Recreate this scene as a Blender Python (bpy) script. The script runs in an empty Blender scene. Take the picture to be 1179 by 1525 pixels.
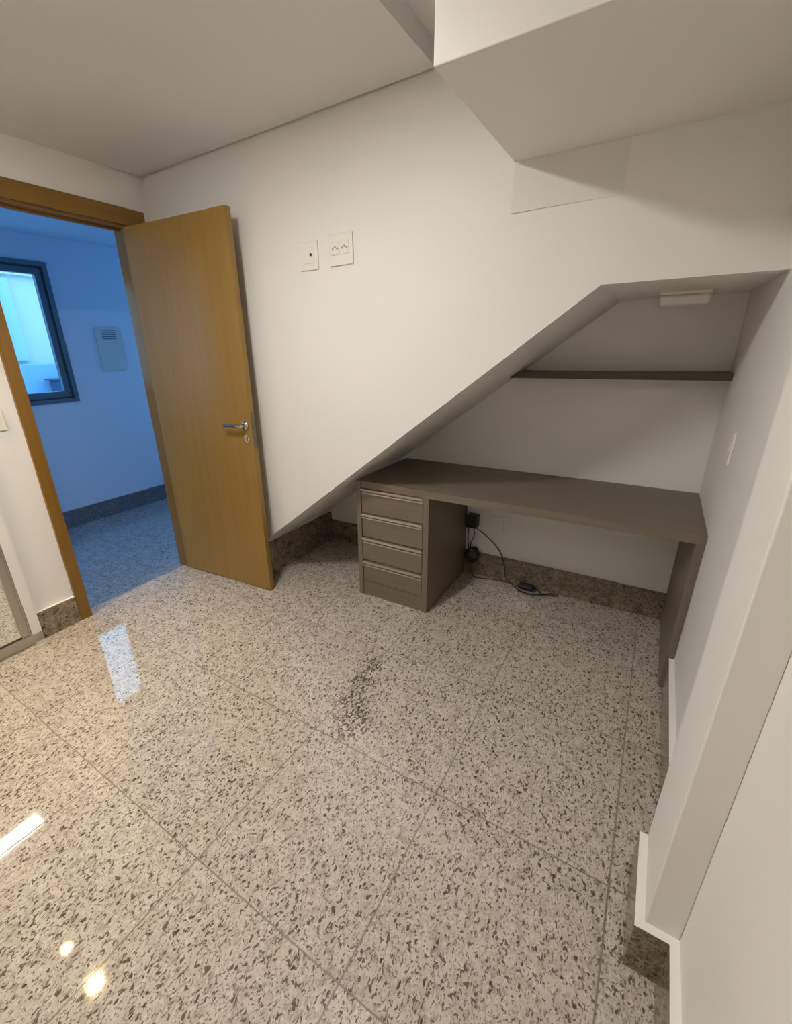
import bpy, bmesh, math, random
from mathutils import Vector, Matrix
random.seed(4)
S = bpy.context.scene
COL = S.collection

# ------------------------------------------------------------------ numbers
H = 2.369            # ceiling of the room
W = 2.921            # right wall
D = 0.765            # depth of the nook under the stairs
XS, ZS = 2.434, 1.634  # top of the stair slope on the main wall
X0, Z0 = 0.60, 0.249   # foot of the slope
SK = -0.03           # the left wall is a little out of square
FY = 0.153           # front of desk and cabinet
ZT, ZB = 0.743, 0.703
YB = -3.6            # wall behind the camera
XH = -1.6            # far wall of the hall
ZHC = 2.32

# ------------------------------------------------------------------ helpers
def obj(name, bm, mats, parent=None, smooth=False):
    me = bpy.data.meshes.new(name)
    bmesh.ops.recalc_face_normals(bm, faces=bm.faces)
    bm.to_mesh(me); bm.free()
    if not isinstance(mats, (list, tuple)): mats = [mats]
    for m in mats: me.materials.append(m)
    if smooth:
        for p in me.polygons: p.use_smooth = True
    o = bpy.data.objects.new(name, me)
    COL.objects.link(o)
    if parent is not None: o.parent = parent
    return o

def thing(name, label=None, cat=None, loc=(0, 0, 0), group=None, kind=None):
    o = bpy.data.objects.new(name, None)
    o.empty_display_size = 0.05
    COL.objects.link(o); o.location = loc
    tag(o, label, cat, group, kind)
    return o

def tag(o, label=None, cat=None, group=None, kind=None):
    if label: o['label'] = label
    if cat: o['category'] = cat
    if group: o['group'] = group
    if kind: o['kind'] = kind
    return o

def rel(o, root):
    """meshes are written in world coordinates: move them into the root's frame"""
    m = Matrix.Translation(-Vector(root.location))
    o.data.transform(m)
    return o

def box(bm, x0, x1, y0, y1, z0, z1, bev=0.0, seg=2, mi=0):
    r = bmesh.ops.create_cube(bm, size=1.0)
    vs = r['verts']
    for v in vs:
        v.co = Vector(((x0+x1)/2 + v.co.x*(x1-x0), (y0+y1)/2 + v.co.y*(y1-y0), (z0+z1)/2 + v.co.z*(z1-z0)))
    fs = set(f for v in vs for f in v.link_faces)
    for f in fs: f.material_index = mi
    if bev > 0:
        es = list(set(e for v in vs for e in v.link_edges))
        bmesh.ops.bevel(bm, geom=es, offset=bev, segments=seg, affect='EDGES', profile=0.5, clamp_overlap=True)
    return vs

def prism(bm, pts, axis, a, b, mi=0):
    """extrude a 2D outline. axis 'y': pts are (x,z); 'z': pts are (x,y); 'x': pts are (y,z)"""
    def P(p, t):
        return {'y': (p[0], t, p[1]), 'z': (p[0], p[1], t), 'x': (t, p[0], p[1])}[axis]
    v1 = [bm.verts.new(P(p, a)) for p in pts]
    v2 = [bm.verts.new(P(p, b)) for p in pts]
    n = len(pts)
    fs = [bm.faces.new(v1), bm.faces.new(v2)]
    for i in range(n):
        fs.append(bm.faces.new((v1[i], v1[(i+1) % n], v2[(i+1) % n], v2[i])))
    for f in fs: f.material_index = mi
    return fs

def cyl(bm, p, axis, r, h, seg=24, r2=None, mi=0):
    """cylinder or cone starting at p going h along axis"""
    ax = Vector(axis).normalized()
    q = Vector((0, 0, 1)).rotation_difference(ax).to_matrix().to_4x4()
    m = Matrix.Translation(Vector(p) + ax*h/2) @ q
    r_ = bmesh.ops.create_cone(bm, cap_ends=True, segments=seg, radius1=r, radius2=r if r2 is None else r2, depth=h, matrix=m)
    for f in set(f for v in r_['verts'] for f in v.link_faces): f.material_index = mi

def tube(bm, pts, r, seg=8, sub=6):
    pts = [Vector(p) for p in pts]
    P = []
    n = len(pts)
    for i in range(n-1):
        p0 = pts[max(i-1, 0)]; p1 = pts[i]; p2 = pts[i+1]; p3 = pts[min(i+2, n-1)]
        for k in range(sub):
            t = k/sub
            P.append(0.5*((2*p1) + (-p0+p2)*t + (2*p0-5*p1+4*p2-p3)*t*t + (-p0+3*p1-3*p2+p3)*t**3))
    P.append(pts[-1])
    rings = []
    up = Vector((0.13, 0.2, 1)).normalized()
    for i, p in enumerate(P):
        t = (P[min(i+1, len(P)-1)] - P[max(i-1, 0)]).normalized()
        a = t.cross(up)
        if a.length < 1e-3: a = t.cross(Vector((1, 0, 0)))
        a.normalize(); b = t.cross(a)
        rings.append([bm.verts.new(p + a*r*math.cos(2*math.pi*k/seg) + b*r*math.sin(2*math.pi*k/seg)) for k in range(seg)])
    for i in range(len(rings)-1):
        for k in range(seg):
            bm.faces.new((rings[i][k], rings[i][(k+1) % seg], rings[i+1][(k+1) % seg], rings[i+1][k]))
    bm.faces.new(rings[0]); bm.faces.new(rings[-1])

def skew(bm):
    for v in bm.verts: v.co.x += SK*v.co.y
    return bm

def NB(): return bmesh.new()

# ------------------------------------------------------------------ materials
def mat(name, col, rough=0.5, metal=0.0, spec=0.5, bump=0.0, bscale=200.0, var=0.0, vscale=3.0):
    m = bpy.data.materials.new(name); m.use_nodes = True
    nt = m.node_tree; N = nt.nodes; L = nt.links
    b = N['Principled BSDF']
    b.inputs['Roughness'].default_value = rough
    b.inputs['Metallic'].default_value = metal
    b.inputs['Specular IOR Level'].default_value = spec
    tc = N.new('ShaderNodeTexCoord')
    no = N.new('ShaderNodeTexNoise'); no.inputs['Scale'].default_value = vscale; no.inputs['Detail'].default_value = 4
    L.new(tc.outputs['Object'], no.inputs['Vector'])
    mx = N.new('ShaderNodeMix'); mx.data_type = 'RGBA'
    mx.inputs[6].default_value = (*[c*(1-var) for c in col], 1)
    mx.inputs[7].default_value = (*[min(1, c*(1+var)) for c in col], 1)
    L.new(no.outputs['Fac'], mx.inputs[0]); L.new(mx.outputs[2], b.inputs['Base Color'])
    if bump > 0:
        n2 = N.new('ShaderNodeTexNoise'); n2.inputs['Scale'].default_value = bscale; n2.inputs['Detail'].default_value = 3
        L.new(tc.outputs['Object'], n2.inputs['Vector'])
        bp = N.new('ShaderNodeBump'); bp.inputs['Strength'].default_value = bump; bp.inputs['Distance'].default_value = 0.002
        L.new(n2.outputs['Fac'], bp.inputs['Height']); L.new(bp.outputs['Normal'], b.inputs['Normal'])
    return m

def wood(name, c1, c2, scale, rough, grain_axis, spec=0.5, wave=0.35):
    m = bpy.data.materials.new(name); m.use_nodes = True
    nt = m.node_tree; N = nt.nodes; L = nt.links
    b = N['Principled BSDF']; b.inputs['Roughness'].default_value = rough
    b.inputs['Specular IOR Level'].default_value = spec
    tc = N.new('ShaderNodeTexCoord')
    mp = N.new('ShaderNodeMapping')
    s = [scale]*3; s[grain_axis] = scale*0.045
    mp.inputs['Scale'].default_value = s
    L.new(tc.outputs['Object'], mp.inputs['Vector'])
    no = N.new('ShaderNodeTexNoise'); no.inputs['Scale'].default_value = 1; no.inputs['Detail'].default_value = 6
    no.inputs['Roughness'].default_value = 0.6; no.inputs['Distortion'].default_value = wave
    L.new(mp.outputs[0], no.inputs['Vector'])
    cr = N.new('ShaderNodeValToRGB')
    cr.color_ramp.elements[0].position = 0.3; cr.color_ramp.elements[0].color = (*c1, 1)
    cr.color_ramp.elements[1].position = 0.7; cr.color_ramp.elements[1].color = (*c2, 1)
    L.new(no.outputs['Fac'], cr.inputs[0]); L.new(cr.outputs[0], b.inputs['Base Color'])
    bp = N.new('ShaderNodeBump'); bp.inputs['Strength'].default_value = 0.08; bp.inputs['Distance'].default_value = 0.001
    L.new(no.outputs['Fac'], bp.inputs['Height']); L.new(bp.outputs['Normal'], b.inputs['Normal'])
    return m

def granite(name, light, warm, dark, rough=0.07, joints=None, dens=1.0, stain=None):
    m = bpy.data.materials.new(name); m.use_nodes = True
    nt = m.node_tree; N = nt.nodes; L = nt.links
    b = N['Principled BSDF']
    tc = N.new('ShaderNodeTexCoord')
    def noise(scale, detail=3, rough_=0.55, vec=None, dist=0.0):
        n = N.new('ShaderNodeTexNoise'); n.inputs['Scale'].default_value = scale
        n.inputs['Detail'].default_value = detail; n.inputs['Roughness'].default_value = rough_
        n.inputs['Distortion'].default_value = dist
        L.new(vec if vec else tc.outputs['Object'], n.inputs['Vector']); return n
    def ma(op, a, c, clamp=False):
        n = N.new('ShaderNodeMath'); n.operation = op; n.use_clamp = clamp
        for i, x in enumerate((a, c)):
            if x is None: continue
            if isinstance(x, (int, float)): n.inputs[i].default_value = x
            else: L.new(x, n.inputs[i])
        return n.outputs[0]
    def ramp(x, p0, p1):
        n = N.new('ShaderNodeMapRange'); n.inputs[1].default_value = p0; n.inputs[2].default_value = p1
        n.interpolation_type = 'SMOOTHSTEP'
        L.new(x, n.inputs[0]); return n.outputs[0]
    def mixc(f, a, c):
        n = N.new('ShaderNodeMix'); n.data_type = 'RGBA'
        if isinstance(f, (int, float)): n.inputs[0].default_value = f
        else: L.new(f, n.inputs[0])
        for i, x in ((6, a), (7, c)):
            if isinstance(x, tuple): n.inputs[i].default_value = (*x, 1)
            else: L.new(x, n.inputs[i])
        return n.outputs[2]
    # warped coordinates
    wn = noise(38, 2)
    sub = N.new('ShaderNodeVectorMath'); sub.operation = 'SUBTRACT'; sub.inputs[1].default_value = (.5, .5, .5)
    L.new(wn.outputs['Color'], sub.inputs[0])
    sc = N.new('ShaderNodeVectorMath'); sc.operation = 'SCALE'; sc.inputs['Scale'].default_value = 0.016
    L.new(sub.outputs[0], sc.inputs[0])
    ad = N.new('ShaderNodeVectorMath'); ad.operation = 'ADD'
    L.new(tc.outputs['Object'], ad.inputs[0]); L.new(sc.outputs[0], ad.inputs[1])
    mp = N.new('ShaderNodeMapping'); mp.inputs['Rotation'].default_value = (0, 0, 0.6); mp.inputs['Scale'].default_value = (1, 0.62, 1)
    L.new(ad.outputs[0], mp.inputs['Vector'])
    vec = mp.outputs[0]
    def specks(scale, keep, rad, soft):
        v = N.new('ShaderNodeTexVoronoi'); v.inputs['Scale'].default_value = scale
        L.new(vec, v.inputs['Vector'])
        sp = N.new('ShaderNodeSeparateColor'); L.new(v.outputs['Color'], sp.inputs[0])
        pick = ramp(sp.outputs[0], keep, keep+0.06)
        thr = ma('MULTIPLY_ADD', sp.outputs[1], rad*0.6); N_ = nt.nodes[-1]; N_.inputs[2].default_value = rad*0.5
        d = ma('SUBTRACT', thr, v.outputs['Distance'])
        return ma('MULTIPLY', pick, ramp(d, 0.0, soft)), sp.outputs[2]
    cl = ramp(noise(5.5, 3).outputs['Fac'], 0.38, 0.62)
    ground = mixc(ramp(noise(20, 5, 0.65).outputs['Fac'], 0.35, 0.68), light, warm)
    g2 = mixc(ma('MULTIPLY', ramp(noise(58, 3, 0.6, vec, 0.4).outputs['Fac'], 0.53, 0.66), 0.55), ground, tuple(c*0.50 for c in warm))
    g2 = mixc(ma('MULTIPLY', ramp(noise(120, 2, 0.5, vec).outputs['Fac'], 0.56, 0.66), 0.5), g2, tuple(min(1, c*1.30) for c in light))
    brown = tuple(x*2.1+0.010 for x in dark)
    # irregular mineral flecks: thresholded distorted noise, denser where the cloud is high
    n1 = ma('ADD', noise(105, 3, 0.55, vec, 0.7).outputs['Fac'], ma('MULTIPLY', cl, 0.035))
    n2 = noise(210, 2, 0.5, vec, 0.5).outputs['Fac']
    c = mixc(ma('MULTIPLY', ramp(n2, 0.56, 0.66), 0.65), g2, brown)
    c = mixc(ma('MULTIPLY', ramp(n1, 0.593, 0.640), 0.85*dens), c, brown)
    s1, r1 = specks(95, 0.80, 0.50, 0.25)
    c = mixc(ma('MULTIPLY', s1, 0.85*dens), c, dark)
    if stain:
        for (ax, ay, rad) in stain:
            vd = N.new('ShaderNodeVectorMath'); vd.operation = 'DISTANCE'; vd.inputs[1].default_value = (ax, ay, 0)
            L.new(ad.outputs[0], vd.inputs[0])
            near = ma('SUBTRACT', 1.0, ramp(vd.outputs['Value'], rad*0.3, rad))
            k = ramp(ma('ADD', noise(75, 3, 0.6, vec, 0.6).outputs['Fac'], ma('MULTIPLY', near, 0.10)), 0.58, 0.66)
            c = mixc(ma('MULTIPLY', ma('MULTIPLY', k, near), 0.8), c, dark)
    if joints:
        jx, px, jy, py = joints
        sx = N.new('ShaderNodeSeparateXYZ'); L.new(tc.outputs['Object'], sx.inputs[0])
        def line(o, off, per):
            t = ma('DIVIDE', ma('SUBTRACT', o, off), per)
            f = ma('ABSOLUTE', ma('SUBTRACT', ma('FRACT', ma('ADD', t, 50.5), None), 0.5), None)
            return ma('MULTIPLY', f, per)
        dmin = ma('MINIMUM', line(sx.outputs[0], jx, px), line(sx.outputs[1], jy, py))
        j = ma('SUBTRACT', 1.0, ramp(dmin, 0.0012, 0.0034))
        # every slab a slightly different tone
        ix = ma('FLOOR', ma('DIVIDE', ma('SUBTRACT', sx.outputs[0], jx), px), None)
        iy = ma('FLOOR', ma('DIVIDE', ma('SUBTRACT', sx.outputs[1], jy), py), None)
        cb = N.new('ShaderNodeCombineXYZ'); L.new(ix, cb.inputs[0]); L.new(iy, cb.inputs[1])
        wn2 = N.new('ShaderNodeTexWhiteNoise'); L.new(cb.outputs[0], wn2.inputs['Vector'])
        tone = ma('MULTIPLY_ADD', wn2.outputs['Value'], 0.10)
        nt.nodes[-1].inputs[2].default_value = 0.94
        hs = N.new('ShaderNodeHueSaturation'); L.new(tone, hs.inputs['Value']); L.new(c, hs.inputs['Color'])
        c = mixc(ma('MULTIPLY', j, 0.85), hs.outputs[0], (0.16, 0.125, 0.08))
        rr = ma('MULTIPLY_ADD', j, 0.4); nt.nodes[-1].inputs[2].default_value = rough
        L.new(rr, b.inputs['Roughness'])
    else:
        b.inputs['Roughness'].default_value = rough
    b.inputs['Specular IOR Level'].default_value = 0.75
    L.new(c, b.inputs['Base Color'])
    return m

PAINT = mat('white_wall_paint', (0.80, 0.775, 0.735), 0.55, bump=0.05, bscale=260, var=0.01)
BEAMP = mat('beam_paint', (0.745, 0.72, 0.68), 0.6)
CEILP = mat('ceiling_paint', (0.76, 0.735, 0.70), 0.7, var=0.01)
TOPW = mat('white_filler', (0.86, 0.84, 0.80), 0.4)
GRAN = granite('polished_granite_floor', (0.63, 0.56, 0.485), (0.50, 0.43, 0.36), (0.040, 0.024, 0.014), 0.045, stain=((1.83, -0.72, 0.15), (1.76, -0.63, 0.12), (1.735, -0.50, 0.11), (1.715, -0.38, 0.09)), joints=(1.715, 0.535, -0.825, 0.57))
GRANB = granite('granite_baseboard', (0.33, 0.27, 0.18), (0.15, 0.12, 0.075), (0.022, 0.015, 0.010), 0.15, dens=1.15)
GRANH = granite('hall_granite_daylight_tint', (0.30, 0.33, 0.37), (0.20, 0.23, 0.27), (0.03, 0.03, 0.035), 0.16, joints=(-0.02, 0.535, -0.25, 0.57))  # bluish tone imitates cool daylight on the hall floor
GRANHB = granite('hall_baseboard_daylight_tint', (0.13, 0.15, 0.17), (0.09, 0.10, 0.12), (0.02, 0.02, 0.025), 0.3)  # same daylight tint put into the baseboard colour
HALLP = mat('hall_paint_daylight_blue', (0.42, 0.56, 0.74), 0.6, var=0.01)  # blue of the window daylight mixed into the wall colour
DOORW = wood('honey_wood_veneer', (0.275, 0.155, 0.034), (0.315, 0.182, 0.042), 26, 0.30, 2)
FRAMEW = wood('frame_wood', (0.20, 0.100, 0.016), (0.25, 0.128, 0.022), 30, 0.2, 2)
FRAMEH = wood('frame_wood_level', (0.20, 0.100, 0.016), (0.25, 0.128, 0.022), 30, 0.38, 1)
LAM = wood('grey_brown_laminate', (0.158, 0.125, 0.092), (0.195, 0.157, 0.117), 60, 0.42, 0, wave=0.1)
LAMV = wood('grey_brown_laminate_upright', (0.158, 0.125, 0.092), (0.195, 0.157, 0.117), 60, 0.42, 2, wave=0.1)
LAMD = wood('dark_brown_laminate', (0.075, 0.055, 0.038), (0.095, 0.070, 0.050), 60, 0.45, 0, wave=0.1)
PROF = mat('champagne_handle_profile', (0.42, 0.37, 0.31), 0.35, metal=0.3)
CHROME = mat('polished_steel', (0.62, 0.55, 0.47), 0.12, metal=1.0)
ALU = mat('brushed_aluminium', (0.50, 0.48, 0.44), 0.3, metal=1.0, var=0.03, vscale=20)
ALUD = mat('dull_metal', (0.20, 0.18, 0.16), 0.45, metal=0.8)
MIRR = mat('mirror_glass', (0.86, 0.88, 0.86), 0.015, metal=1.0)
BLACK = mat('black_plastic', (0.012, 0.011, 0.014), 0.35)
PLATE = mat('white_plastic', (0.80, 0.77, 0.70), 0.35)
PLATEG = mat('grey_plastic_marks', (0.30, 0.28, 0.25), 0.4)
WINF = mat('blue_grey_aluminium_frame', (0.075, 0.13, 0.19), 0.35, metal=0.2)
WIND = mat('dark_window_gasket', (0.02, 0.035, 0.05), 0.6)
PANEL = mat('grey_panel_cover', (0.36, 0.47, 0.53), 0.5)
OUTW = mat('white_render_outside', (0.52, 0.56, 0.57), 0.8, var=0.05, vscale=4)
OUTC = mat('pale_cyan_render_outside', (0.38, 0.54, 0.60), 0.8)
OUTB = mat('light_blue_parapet', (0.22, 0.42, 0.62), 0.7, var=0.06)
OUTD = mat('dark_blue_clutter', (0.03, 0.06, 0.13), 0.6)
OUTT = mat('speckled_gravel_edge', (0.55, 0.56, 0.42), 0.9, var=0.7, vscale=60)

def emis(name, col, st):
    m = bpy.data.materials.new(name); m.use_nodes = True
    nt = m.node_tree; nt.nodes.remove(nt.nodes['Principled BSDF'])
    e = nt.nodes.new('ShaderNodeEmission'); e.inputs[0].default_value = (*col, 1); e.inputs[1].default_value = st
    nt.links.new(e.outputs[0], nt.nodes['Material Output'].inputs[0]); return m
LAMP = emis('lamp_diffuser_light', (1.0, 0.965, 0.905), 168)
FILL_LAMP = emis('rear_fill_light', (1.0, 0.965, 0.92), 42)  # emission of the added rear fill lamp
SPOTM = emis('downlight_bulb_light', (1.0, 0.80, 0.52), 90)

GLASS = bpy.data.materials.new('window_glass'); GLASS.use_nodes = True
nt = GLASS.node_tree; b = nt.nodes['Principled BSDF']
tr = nt.nodes.new('ShaderNodeBsdfTransparent'); tr.inputs[0].default_value = (0.86, 0.95, 0.97, 1)
gl = nt.nodes.new('ShaderNodeBsdfGlossy'); gl.inputs['Roughness'].default_value = 0.02
ms = nt.nodes.new('ShaderNodeMixShader'); ms.inputs[0].default_value = 0.06
nt.links.new(tr.outputs[0], ms.inputs[1]); nt.links.new(gl.outputs[0], ms.inputs[2])
nt.links.new(ms.outputs[0], nt.nodes['Material Output'].inputs[0]); nt.nodes.remove(b)

# ------------------------------------------------------------------ the room shell
def struct(name, bm, m, parent=None):
    o = obj(name, bm, m, parent)
    if parent is None: o['kind'] = 'structure'
    return o

bm = NB(); box(bm, -0.045, W+0.15, YB-0.1, D+0.1, -0.1, 0.0)
struct('floor', bm, GRAN)
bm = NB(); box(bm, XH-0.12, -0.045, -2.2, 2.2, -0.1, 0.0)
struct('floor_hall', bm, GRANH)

# ceiling: low field with a shadow gap round it, higher field beside the stair box
bm = NB()
box(bm, 0.014, 1.80, YB, -0.014, H, H+0.068)
box(bm, 0.0-0.1, W+0.15, YB-0.1, 0.0, H+0.068, H+0.12)
struct('ceiling', bm, CEILP)
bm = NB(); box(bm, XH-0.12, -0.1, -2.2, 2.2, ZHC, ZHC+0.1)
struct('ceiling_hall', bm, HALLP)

# main wall with the opening under the stairs (its sloping underside is the stair soffit)
REC = 0.007
bm = NB()
prism(bm, [(-0.1, 0), (X0, 0), (X0, Z0), (XS, ZS), (W, ZS), (W, H+0.12), (-0.1, H+0.12)], 'y', 0.0, D)
struct('wall_back', bm, PAINT)
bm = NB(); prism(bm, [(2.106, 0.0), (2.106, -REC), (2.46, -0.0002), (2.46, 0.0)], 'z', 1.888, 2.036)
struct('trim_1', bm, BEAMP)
bm = NB(); box(bm, -0.1, W+0.15, D, D+0.1, 0, H+0.12)
struct('wall_nook', bm, PAINT)
# box of the upper flight hanging under the ceiling
bm = NB(); box(bm, 2.106, W, -0.671, 0.0, 2.036, H+0.068, bev=0.003)
struct('wall_stair_box', bm, PAINT)
# right wall with pier
bm = NB(); box(bm, W, W+0.15, YB-0.1, D, 0, H+0.12)
struct('wall_right', bm, PAINT)
bm = NB(); box(bm, 2.851, W, -0.974, -0.743, 0, H+0.068, bev=0.003)
struct('wall_pier', bm, PAINT)
bm = NB(); box(bm, -0.1, W, YB-0.1, YB, 0, H+0.068)
struct('wall_front', bm, PAINT)

# left wall with the doorway; hall side has the blue daylight put into its colour
YH, YL, ZD = -0.172, -0.862, 2.10
def left_piece(bm, y0, y1, z0, z1):
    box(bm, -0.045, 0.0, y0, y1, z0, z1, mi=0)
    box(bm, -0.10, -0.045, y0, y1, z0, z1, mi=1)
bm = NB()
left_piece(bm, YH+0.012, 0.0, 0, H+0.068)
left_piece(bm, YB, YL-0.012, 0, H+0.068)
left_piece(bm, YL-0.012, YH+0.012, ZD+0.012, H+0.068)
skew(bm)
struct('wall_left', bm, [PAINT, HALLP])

# baseboards (granite, white filler along the top)
def base(bm, x0, x1, y0, y1, h=0.162):
    box(bm, x0, x1, y0, y1, 0, h-0.002, mi=0)
    box(bm, x0, x1, y0, y1, h-0.002, h, mi=1)
bm = NB()
base(bm, W-0.020, W, -0.743, FY-0.002)
base(bm, 2.831, 2.851, -0.994, -0.743)
base(bm, 2.851, W, -0.994, -0.974)
base(bm, W-0.020, W, YB, -0.994)
struct('baseboard_right', bm, [GRANB, TOPW])
bm = NB(); base(bm, X0, 2.889, D-0.016, D)
struct('baseboard_nook', bm, [GRANB, GRANB])
bm = NB(); base(bm, X0, X0+0.014, 0.0, D-0.016, 0.235)
base(bm, 0.02, X0+0.014, -0.014, 0.0)
struct('baseboard_back', bm, [GRANB, GRANB])
bm = NB(); base(bm, 0.0, 0.016, -1.118, YL-0.062); skew(bm)
struct('baseboard_left', bm, [GRANB, TOPW])
bm = NB(); base(bm, 0.0, W, YB, YB+0.016)
struct('baseboard_front', bm, [GRANB, TOPW])

# hall
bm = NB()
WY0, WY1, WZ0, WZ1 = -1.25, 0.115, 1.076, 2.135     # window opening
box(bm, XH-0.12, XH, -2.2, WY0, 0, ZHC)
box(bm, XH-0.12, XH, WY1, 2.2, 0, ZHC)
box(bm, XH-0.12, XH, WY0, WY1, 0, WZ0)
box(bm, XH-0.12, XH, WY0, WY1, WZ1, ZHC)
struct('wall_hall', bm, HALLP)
def end_wall(name, y0, y1, wn):  # both end windows are added out of view to bring daylight into the hall
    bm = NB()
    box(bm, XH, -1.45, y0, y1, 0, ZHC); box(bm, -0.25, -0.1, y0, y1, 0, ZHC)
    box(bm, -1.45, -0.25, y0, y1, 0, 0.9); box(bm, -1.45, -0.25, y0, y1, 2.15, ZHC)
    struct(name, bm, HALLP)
    ym = (y0+y1)/2
    t = thing(wn, 'added unseen window at the end of the hall', None, (-0.85, ym, 0.9), kind='structure')
    bm = NB()
    for (a0, a1, c0, c1) in ((-1.45, -1.40, 0.9, 2.15), (-0.30, -0.25, 0.9, 2.15), (-1.40, -0.30, 0.9, 0.95), (-1.40, -0.30, 2.10, 2.15), (-0.875, -0.825, 0.95, 2.10)):
        box(bm, a0, a1, ym-0.03, ym+0.03, c0, c1)
    rel(obj('window_frame', bm, WINF, t), t)
    bm = NB(); box(bm, -1.40, -0.30, ym-0.002, ym+0.002, 0.95, 2.10); rel(obj('window_pane', bm, GLASS, t), t)
end_wall('wall_hall_end', 2.1, 2.2, 'added_window_2')
end_wall('wall_hall_near_end', -2.2, -2.1, 'added_window_3')
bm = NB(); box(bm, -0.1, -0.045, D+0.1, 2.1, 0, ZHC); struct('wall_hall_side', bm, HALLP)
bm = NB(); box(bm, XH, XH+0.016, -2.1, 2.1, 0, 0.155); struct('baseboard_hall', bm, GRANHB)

# ------------------------------------------------------------------ door
door = thing('door_1', 'open honey-brown flush door in the left corner with steel lever', None, (0, YH, 0), kind='structure')
bm = NB()
# jamb lining, stops and architraves, one mesh (the frame)
box(bm, -0.10, 0.0, YH, YH+0.012, 0, ZD)                    # right lining
box(bm, -0.10, 0.0, YL-0.012, YL, 0, ZD)                    # left lining
box(bm, -0.060, -0.045, YL, YL+0.012, 0, ZD-0.012)          # stops
box(bm, 0.0, 0.018, YL-0.060, YL, 0, ZD+0.012, bev=0.002)   # left architrave
box(bm, 0.0, 0.018, YH+0.012, YH+0.080, 0, ZD+0.012, bev=0.002)
skew(bm); rel(obj('door_frame', bm, FRAMEW, door), door)
bm = NB()
box(bm, -0.10, 0.0, YL-0.012, YH+0.012, ZD, ZD+0.012)
box(bm, -0.060, -0.045, YL, YH, ZD-0.012, ZD)
box(bm, 0.0, 0.022, YL-0.060, -0.045, ZD+0.012, ZD+0.094, bev=0.003)
skew(bm); rel(obj('door_head', bm, FRAMEH, door), door)
# leaf: drawn along +x from the hinge, then turned
ANG = math.atan2(0.060, 0.765)
piv = bpy.data.objects.new('door_leaf', None)
def leafmesh():
    bm = NB(); box(bm, 0.0, 0.768, 0.0, 0.036, 0.006, ZD, bev=0.0018); return bm
leaf = obj('door_leaf', leafmesh(), DOORW, door)
bpy.data.objects.remove(piv)
leaf.name = 'door_leaf'
leaf.location = (0.003, -0.008, 0); leaf.rotation_euler = (0, 0, ANG)
# latch plate on the free edge, lever with rose, key escutcheon
bm = NB(); box(bm, 0.768, 0.7695, 0.007, 0.029, 0.93, 1.13, bev=0.0006)
box(bm, 0.7695, 0.776, 0.012, 0.024, 1.045, 1.065, bev=0.001)
obj('latch_plate', bm, ALUD, leaf)
bm = NB()
cyl(bm, (0.728, 0.0, 1.058), (0, -1, 0), 0.0235, 0.010, 28)
cyl(bm, (0.728, -0.010, 1.058), (0, -1, 0), 0.0095, 0.040, 20)
tube(bm, [(0.734, -0.048, 1.058), (0.715, -0.051, 1.059), (0.68, -0.050, 1.060), (0.64, -0.048, 1.059), (0.607, -0.046, 1.058)], 0.0095, 12)
obj('lever_handle', bm, CHROME, leaf, smooth=True)
bm = NB()
cyl(bm, (0.733, 0.0, 0.985), (0, -1, 0), 0.0215, 0.008, 28)
cyl(bm, (0.733, -0.008, 0.992), (0, -1, 0), 0.007, 0.006, 16)
box(bm, 0.7295, 0.7365, -0.014, -0.008, 0.972, 0.992, bev=0.001)
obj('key_escutcheon', bm, CHROME, leaf)
for z in (0.25, 1.05, 1.85):
    bm = NB(); cyl(bm, (-0.002, 0.040, z-0.045), (0, 0, 1), 0.006, 0.09, 14)
    obj('hinge', bm, ALU, leaf)

# ------------------------------------------------------------------ hall window and what is outside
win = thing('window_1', 'blue-grey aluminium hall window seen through the doorway', None, (XH, (WY0+WY1)/2, WZ0), kind='structure')
def ring(bm, y0, y1, z0, z1, w, x0, x1, bev=0.0):
    box(bm, x0, x1, y0, y1, z0, z0+w, bev); box(bm, x0, x1, y0, y1, z1-w, z1, bev)
    box(bm, x0, x1, y0, y0+w, z0+w, z1-w, bev); box(bm, x0, x1, y1-w, y1, z0+w, z1-w, bev)
bm = NB()
ring(bm, WY0, WY1, WZ0, WZ1, 0.030, XH-0.09, XH+0.014)
rel(obj('window_frame', bm, WINF, win), win)
bm = NB()
ring(bm, WY0+0.030, WY1-0.030, WZ0+0.030, WZ1-0.030, 0.010, XH-0.07, XH-0.004)
rel(obj('window_gasket', bm, WIND, win), win)
bm = NB()
ring(bm, WY0+0.040, WY1-0.040, WZ0+0.040, WZ1-0.040, 0.048, XH-0.06, XH-0.016, 0.003)
box(bm, XH-0.06, XH-0.02, -0.62, -0.57, WZ0+0.088, WZ1-0.088)
rel(obj('window_sash', bm, WINF, win), win)
bm = NB(); box(bm, XH-0.042, XH-0.038, WY0+0.08, WY1-0.08, WZ0+0.08, WZ1-0.08)
rel(obj('window_pane', bm, GLASS, win), win)

XO = -4.0
nb = thing('neighbouring_building', 'white rendered building seen through the hall window, with pale cyan pilaster', 'building', (XO, 0, -0.3))
bm = NB(); box(bm, XO-0.4, XO, -2.5, 3.2, -0.3, 2.34); rel(obj('facade', bm, OUTW, nb), nb)
bm = NB(); box(bm, XO, XO+0.05, 0.50, 0.745, 1.40, 2.30, bev=0.004); rel(obj('pilaster', bm, OUTC, nb), nb)
bm = NB(); box(bm, XO+0.05, XO+0.075, 0.585, 0.60, 1.40, 2.30); rel(obj('downpipe', bm, OUTB, nb), nb)
bm = NB(); box(bm, XO-0.45, XO+0.06, -2.5, 3.2, 2.34, 2.46, bev=0.01); rel(obj('roof_edge', bm, OUTT, nb), nb)
bm = NB(); box(bm, XO+0.0, XO+0.22, -2.0, 2.6, -0.3, 1.36, bev=0.01)
tag(obj('garden_wall', bm, OUTB), 'light blue low wall in front of the white building outside the window', 'wall')
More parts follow.
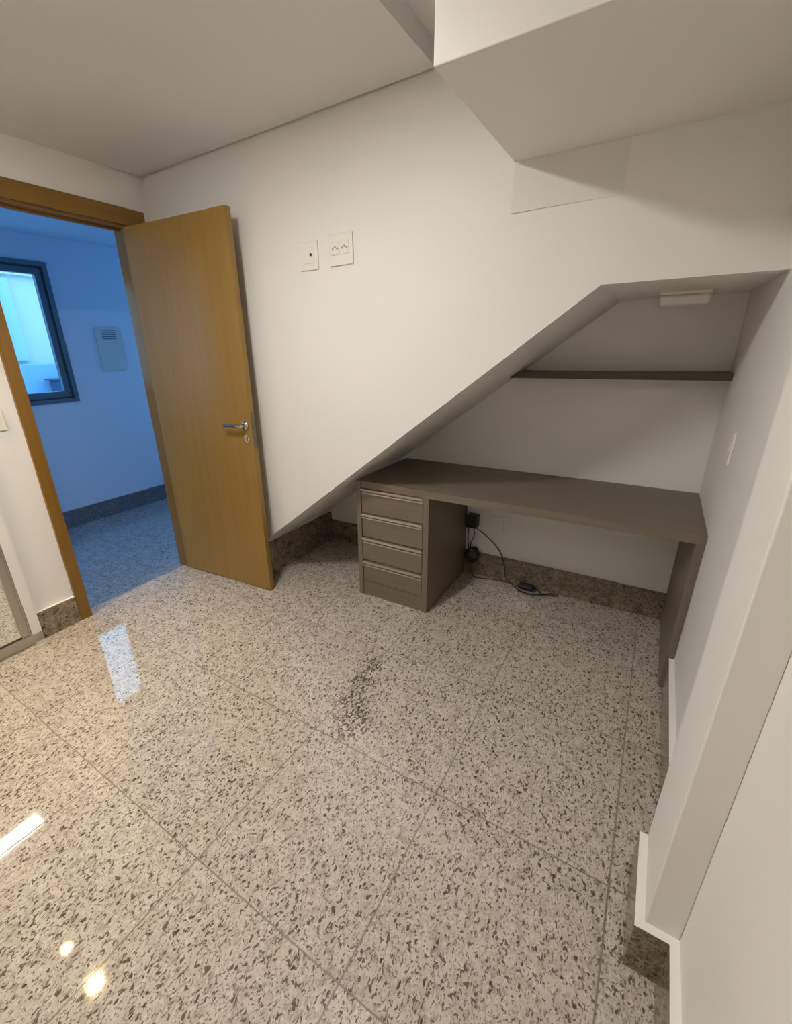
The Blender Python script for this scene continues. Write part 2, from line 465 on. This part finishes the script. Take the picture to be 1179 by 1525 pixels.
bm = NB()
box(bm, XO+0.26, XO+0.50, 0.80, 1.35, -0.3, 1.17, bev=0.02)
box(bm, XO+0.24, XO+0.53, 0.76, 1.39, 1.17, 1.185, bev=0.005)
tag(obj('outdoor_cabinet', bm, OUTD), 'dark blue low box outside at the foot of the window view', 'box')
bm = NB(); box(bm, -12, XH-0.12, -8, 8, -0.4, -0.3)
tag(obj('ground_outside', bm, OUTW), kind='structure')

bm = NB(); 
fs = box(bm, XH-0.003, XH+0.012, 0.372, 0.605, 1.31, 1.68)
es = [e for e in bm.edges if abs(e.verts[0].co.x-e.verts[1].co.x) > 0.005]
bmesh.ops.bevel(bm, geom=es, offset=0.035, segments=6, affect='EDGES', profile=0.5)
pan = thing('electrical_panel', 'grey rounded panel with slots on the blue-lit hall wall', 'panel', (XH, 0.488, 1.31))
rel(obj('cover', bm, PANEL, pan), pan)
bm = NB()
for k in range(5): box(bm, XH+0.011, XH+0.0145, 0.425, 0.55, 1.575+k*0.018, 1.582+k*0.018)
rel(obj('slots', bm, WINF, pan), pan)

# ------------------------------------------------------------------ mirrored wardrobe on the left wall
wd = thing('mirror_wardrobe', 'sliding wardrobe with mirrored doors and aluminium edge at the left', 'wardrobe', (0.03, -1.6, 0))
bm = NB(); box(bm, 0.001, 0.030, -1.166, -1.121, 0.0, 2.30); skew(bm); rel(obj('side_frame', bm, PAINT, wd), wd)
bm = NB(); box(bm, 0.001, 0.034, -3.0, -1.121, 0.012, 0.062, bev=0.004)
box(bm, 0.001, 0.024, -3.0, -1.121, 0.0, 0.012)
skew(bm); rel(obj('bottom_track', bm, ALU, wd), wd)
bm = NB(); box(bm, 0.001, 0.034, -3.0, -1.121, 2.26, 2.30, bev=0.003); skew(bm); rel(obj('top_track', bm, ALU, wd), wd)
for (a, c2, off) in ((-2.10, -1.168, 0.0), (-3.0, -2.06, -0.010)):
    dr = obj('sliding_door', (lambda b_: (box(b_, 0.004+off+0.006, 0.012+off+0.006, a+0.03, c2-0.03, 0.07, 2.25), skew(b_))[1])(NB()), MIRR, wd)
    rel(dr, wd); dr['label'] = 'mirror panel'
    for (q0, q1) in ((c2-0.042, c2), (a, a+0.042)):
        bm = NB(); box(bm, 0.006+off+0.004, 0.022+off, q0, q1, 0.062, 2.26)
        box(bm, 0.022+off, 0.027+off, q0, q0+0.007, 0.062, 2.26); box(bm, 0.022+off, 0.027+off, q1-0.007, q1, 0.062, 2.26)
        skew(bm); rel(obj('aluminium_stile', bm, ALU, dr), wd)

# ------------------------------------------------------------------ desk, drawer cabinet, shelf
CL_ = 1.277
desk = thing('desk', 'built-in grey-brown desk top with side panel under the stairs', 'desk', (2.1, 0.45, 0))
zx = lambda z: X0 + (z-Z0)*(XS-X0)/(ZS-Z0)      # x of the soffit at height z
bm = NB(); xa = CL_+0.0305
prism(bm, [(xa, FY), (W-0.001, FY), (W-0.001, D-0.001), (xa, D-0.001)], 'z', ZB, ZT)
bmesh.ops.bevel(bm, geom=[e for e in bm.edges if abs(e.verts[0].co.y-FY) < 1e-4 and abs(e.verts[1].co.y-FY) < 1e-4], offset=0.0015, segments=2, affect='EDGES')
rel(obj('desk_top', bm, LAM, desk), desk)
bm = NB(); box(bm, 2.890, W-0.001, FY, D-0.001, 0.0, ZB, bev=0.001); rel(obj('side_panel', bm, LAMV, desk), desk)

CL, CR = 1.277, 1.741
cab = thing('drawer_cabinet', 'grey-brown four-drawer pedestal carrying the left end of the desk', 'cabinet', ((CL+CR)/2, 0.45, 0))
zl = Z0 + (CL-X0)*(ZS-Z0)/(XS-X0)
bm = NB(); box(bm, CL, CL+0.030, FY, D-0.001, 0, ZT, bev=0.001)
rel(obj('side_panel', bm, LAMV, cab), cab)
bm = NB(); box(bm, CR-0.033, CR, FY, D-0.018, 0, ZB-0.0005, bev=0.001); rel(obj('side_panel', bm, LAMV, cab), cab)
bm = NB(); box(bm, CL+0.030, CR-0.033, FY+0.006, FY+0.024, 0, 0.098, bev=0.001); rel(obj('plinth', bm, LAM, cab), cab)
bm = NB(); box(bm, CL+0.030, CR-0.033, D-0.030, D-0.020, 0, ZB-0.001); rel(obj('back_panel', bm, LAM, cab), cab)
x0, x1 = CL+0.034, CR-0.037
for (pt, pb, fb) in ((0.699, 0.673, 0.552), (0.545, 0.519, 0.400), (0.392, 0.363, 0.245), (0.236, 0.207, 0.102)):
    bm = NB()
    box(bm, x0, x1, FY+0.004, FY+0.022, fb, pb-0.003, bev=0.001)
    box(bm, x0+0.01, x1-0.01, FY+0.022, D-0.08, fb+0.01, pt-0.03)
    dr = rel(obj('drawer', bm, LAM, cab), cab)
    bm = NB()
    # extruded pull: lip on top, hollow, small lower lip
    prism(bm, [(FY-0.006, pt-0.001), (FY-0.006, pt-0.014), (FY-0.003, pt-0.014), (FY-0.001, pt-0.005), (FY+0.014, pt-0.006),
               (FY+0.014, pb+0.002), (FY+0.003, pb+0.004), (FY-0.003, pb+0.006), (FY-0.003, pb-0.003), (FY+0.022, pb-0.003), (FY+0.022, pt-0.001)], 'x', x0, x1)
    h = rel(obj('handle_profile', bm, PROF, dr), cab); h['label'] = 'lighter champagne recessed handle strip'

sh0, sh1, shz0, shz1 = 0.622, D-0.001, 1.285, 1.317
bm = NB(); prism(bm, [(zx(shz0)+0.003, shz0), (W-0.001, shz0), (W-0.001, shz1), (zx(shz1)+0.003, shz1)], 'y', sh0, sh1)
tag(obj('wall_shelf', bm, LAMD), 'narrow dark brown shelf across the back of the nook above the desk', 'shelf')

# lamp body on the nook ceiling (switched off)
lb = thing('nook_lamp', 'small white rectangular lamp body on the nook ceiling, switched off', 'lamp', (2.687, 0.50, ZS))
bm = NB(); box(bm, 2.600, 2.775, 0.444, 0.57, ZS-0.012, ZS, bev=0.003); rel(obj('lamp_base', bm, PLATE, lb), lb)
bm = NB(); box(bm, 2.602, 2.773, 0.446, 0.568, ZS-0.050, ZS-0.012, bev=0.012, seg=4); rel(obj('lamp_cover', bm, PLATE, lb), lb)

# ------------------------------------------------------------------ plates on the walls
def plate_y(name, label, x0, x1, z0, z1, y, marks, cat='socket'):
    t = thing(name, label, cat, ((x0+x1)/2, y, z0))
    bm = NB(); box(bm, x0, x1, y-0.009, y, z0, z1, bev=0.003, seg=3); rel(obj('cover_plate', bm, PLATE, t), t)
    marks(t, (x0+x1)/2, (z0+z1)/2, y-0.009)
    return t
def tv(t, cx, cz, y):
    bm = NB(); box(bm, cx-0.030, cx+0.034, y-0.003, y, cz-0.030, cz+0.022, bev=0.001); rel(obj('insert', bm, PLATE, t), t)
    bm = NB(); cyl(bm, (cx+0.016, y-0.003, cz+0.004), (0, -1, 0), 0.006, 0.003, 16); rel(obj('jack', bm, BLACK, t), t)
plate_y('tv_socket_plate', 'white wall plate with a single dark round jack, left of the pair', 1.116, 1.222, 1.799, 1.915, 0.0, tv)
def pw(t, cx, cz, y):
    for sx in (-0.030, 0.022):
        bm = NB()
        box(bm, cx+sx-0.022, cx+sx+0.024, y-0.003, y, cz-0.020, cz+0.030, bev=0.001)
        s = rel(obj('socket_insert', bm, PLATE, t), t)
        bm = NB()
        for (dx, dz) in ((-0.011, 0.004), (0.001, 0.010), (0.013, 0.004)):
            cyl(bm, (cx+sx+dx, y-0.003, cz+dz), (0, -1, 0), 0.0042, 0.0015, 12)
        rel(obj('pin_holes', bm, PLATEG, s), t)
plate_y('power_socket_plate', 'larger white wall plate with two grey-marked sockets, right of the pair', 1.290, 1.418, 1.802, 1.926, 0.0, pw)
def hole(t, cx, cz, y):
    bm = NB(); box(bm, cx-0.018, cx+0.018, y-0.002, y, cz-0.022, cz+0.022, bev=0.001); s = rel(obj('socket_insert', bm, PLATE, t), t)
    bm = NB()
    for (dx, dz) in ((-0.009, -0.002), (0, 0.005), (0.009, -0.002)): cyl(bm, (cx+dx, y-0.002, cz+dz), (0, -1, 0), 0.003, 0.0015, 10)
    rel(obj('pin_holes', bm, PLATEG, s), t)
plate_y('wall_socket', 'white socket plate low on the nook back wall under the desk', 1.905, 1.978, 0.325, 0.44, D, hole)

def plate_x(name, label, x, y0, y1, z0, z1, sgn, cat, skewed=False):
    t = thing(name, label, cat, (x, (y0+y1)/2, z0))
    bm = NB(); box(bm, min(x, x+sgn*0.009), max(x, x+sgn*0.009), y0, y1, z0, z1, bev=0.003, seg=3)
    rel(obj('cover_plate', bm, PLATE, t), t)
    cy, cz = (y0+y1)/2, (z0+z1)/2; xx = x+sgn*0.009
    bm = NB(); box(bm, min(xx, xx+sgn*0.003), max(xx, xx+sgn*0.003), cy-0.016, cy+0.016, cz-0.025, cz+0.025, bev=0.001)
    rel(obj('rocker', bm, PLATE, t), t); return t
plate_x('light_switch', 'white switch plate on the right wall above the desk', W, 0.125, 0.195, 1.03, 1.145, -1, 'switch')
plate_x('light_switch', 'white switch plate cut by the left edge, beside the door frame', -SK*0+0.0306, -1.058, -0.984, 1.118, 1.235, 1, 'switch')

# ------------------------------------------------------------------ cables behind the cabinet
pc = thing('power_adapter', 'black power adapter with a cord running down to a loop on the floor', 'adapter', (1.79, 0.73, 0))
bm = NB(); box(bm, 1.752, 1.822, 0.700, 0.764, 0.345, 0.432, bev=0.006, seg=3); rel(obj('adapter_body', bm, BLACK, pc), pc)
bm = NB()
tube(bm, [(1.808, 0.725, 0.350), (1.85, 0.730, 0.322), (1.90, 0.735, 0.287), (1.95, 0.735, 0.243), (1.99, 0.735, 0.190), (2.015, 0.728, 0.12), (2.035, 0.72, 0.045),
          (2.09, 0.705, 0.010), (2.15, 0.66, 0.008), (2.24, 0.665, 0.008), (2.255, 0.71, 0.010), (2.19, 0.735, 0.012), (2.12, 0.72, 0.014), (2.11, 0.68, 0.016),
          (2.17, 0.645, 0.016), (2.25, 0.66, 0.014), (2.31, 0.70, 0.010), (2.355, 0.715, 0.008), (2.33, 0.735, 0.008), (2.27, 0.69, 0.010), (2.24, 0.72, 0.010)], 0.0032, 8, 8)
rel(obj('cord', bm, BLACK, pc, smooth=True), pc)
bm = NB(); box(bm, 2.125, 2.215, 0.668, 0.722, 0.017, 0.047, bev=0.010, seg=4); rel(obj('inline_box', bm, BLACK, pc), pc)
bm = NB()
for k in range(6):
    cx, cy, cz = 1.792+0.003*k, 0.712+0.005*k, 0.145+0.004*(k % 3)
    rr, rz = 0.040-0.002*(k % 3), 0.052-0.003*(k % 2)
    pts = [(cx+rr*math.cos(a), cy+0.006*math.sin(2*a+k), cz+rz*math.sin(a)) for a in [i*math.pi/5+k*0.4 for i in range(11)]]
    tube(bm, pts, 0.0045, 7, 4)
tube(bm, [(1.770, 0.72, 0.35), (1.765, 0.722, 0.28), (1.772, 0.725, 0.2)], 0.003, 7)
tube(bm, [(1.800, 0.72, 0.35), (1.806, 0.722, 0.29), (1.785, 0.73, 0.24), (1.782, 0.73, 0.19)], 0.003, 7)
tube(bm, [(1.80, 0.722, 0.10), (1.815, 0.70, 0.03), (1.85, 0.70, 0.004), (1.95, 0.725, 0.004), (2.05, 0.735, 0.004), (2.09, 0.73, 0.006)], 0.003, 7)
rel(obj('cable_bundle', bm, BLACK, pc, smooth=True), pc)

# ------------------------------------------------------------------ lamps on the ceiling
cl = thing('ceiling_lamp', 'white rectangular ceiling lamp in the middle of the room', 'lamp', (1.40, -1.27, H))
bm = NB(); ring_x0, ring_x1, ry0, ry1 = 1.325, 1.475, -1.47, -1.12
box(bm, ring_x0-0.012, ring_x1+0.012, ry0-0.012, ry1+0.012, H-0.022, H, bev=0.004); rel(obj('lamp_housing', bm, PLATE, cl), cl)
bm = NB(); box(bm, ring_x0, ring_x1, ry0, ry1, H-0.026, H-0.022); rel(obj('diffuser', bm, LAMP, cl), cl)
fill_lamp = thing('ceiling_lamp', 'added unseen fill lamp on the ceiling behind the camera', 'lamp', (1.40, -2.75, H))  # unseen lamp, added to brighten the lower wall and floor
bm = NB(); box(bm, 1.313, 1.477, -2.96, -2.54, H-0.022, H, bev=0.004); rel(obj('lamp_housing', bm, PLATE, fill_lamp), fill_lamp)
bm = NB(); box(bm, 1.325, 1.465, -2.95, -2.55, H-0.026, H-0.022); rel(obj('diffuser', bm, FILL_LAMP, fill_lamp), fill_lamp)
DX, DY = 0.241, -1.512
dl = thing('ceiling_downlight', 'small round warm downlight in the ceiling near the mirrored wardrobe', 'lamp', (DX, DY, H))
bm = NB(); cyl(bm, (DX, DY, H-0.006), (0, 0, 1), 0.045, 0.006, 32); rel(obj('rim', bm, PLATE, dl), dl)
bm = NB(); cyl(bm, (DX, DY, H-0.009), (0, 0, 1), 0.028, 0.003, 32); rel(obj('bulb', bm, SPOTM, dl), dl)
ld = bpy.data.lights.new('downlight_beam', 'SPOT'); ld.energy = 85; ld.color = (1.0, 0.72, 0.34)
ld.spot_size = math.radians(84); ld.spot_blend = 0.9; ld.shadow_soft_size = 0.03
lo = bpy.data.objects.new('downlight_beam', ld); COL.objects.link(lo); lo.parent = dl; lo.location = (0, 0, -0.02)

# ------------------------------------------------------------------ daylight
w = bpy.data.worlds.new('sky'); S.world = w; w.use_nodes = True
bg = w.node_tree.nodes['Background']; bg.inputs[0].default_value = (0.32, 0.63, 1.0, 1); bg.inputs[1].default_value = 4.5
pl = bpy.data.lights.new('window_portal', 'AREA'); pl.shape = 'RECTANGLE'; pl.size = WY1-WY0; pl.size_y = WZ1-WZ0
pl.cycles.is_portal = True
po = bpy.data.objects.new('window_portal', pl); COL.objects.link(po); po.location = (XH-0.1, (WY0+WY1)/2, (WZ0+WZ1)/2)
po.rotation_euler = (0, math.radians(-90), 0)
for (yy, rx) in ((2.2, -90), (-2.2, 90)):
    p2 = bpy.data.lights.new('window_portal', 'AREA'); p2.shape = 'RECTANGLE'; p2.size = 1.2; p2.size_y = 1.25; p2.cycles.is_portal = True
    q2 = bpy.data.objects.new('window_portal', p2); COL.objects.link(q2); q2.location = (-0.85, yy, 1.525); q2.rotation_euler = (math.radians(rx), 0, 0)

# ------------------------------------------------------------------ camera
C = Vector((2.66085962, -1.83161826, 1.4476055)); yaw, pitch, roll, f = 0.569, -0.3641, -0.0229, 649.82
cy, sy = math.cos(yaw), math.sin(yaw)
fwd = Vector((-sy*math.cos(pitch), cy*math.cos(pitch), math.sin(pitch)))
right = Vector((cy, sy, 0)); up = right.cross(fwd)
R = right*math.cos(roll) + up*math.sin(roll); U = -right*math.sin(roll) + up*math.cos(roll)
cam = bpy.data.cameras.new('camera'); co = bpy.data.objects.new('camera', cam); COL.objects.link(co)
M = Matrix((( R.x, U.x, -fwd.x, C.x), (R.y, U.y, -fwd.y, C.y), (R.z, U.z, -fwd.z, C.z), (0, 0, 0, 1)))
co.matrix_world = M
cam.sensor_fit = 'VERTICAL'; cam.sensor_height = 36; cam.sensor_width = 36*1179/1525; cam.lens = 36*f/1525
cam.shift_x = (589.5-555.78)/1525; cam.shift_y = (766.68-762.5)/1525
cam.clip_start = 0.02
S.camera = co

vs = S.view_settings
vs.view_transform = 'Standard'; vs.look = 'None'; vs.exposure = 0.0; vs.gamma = 1.0; vs.use_curve_mapping = False
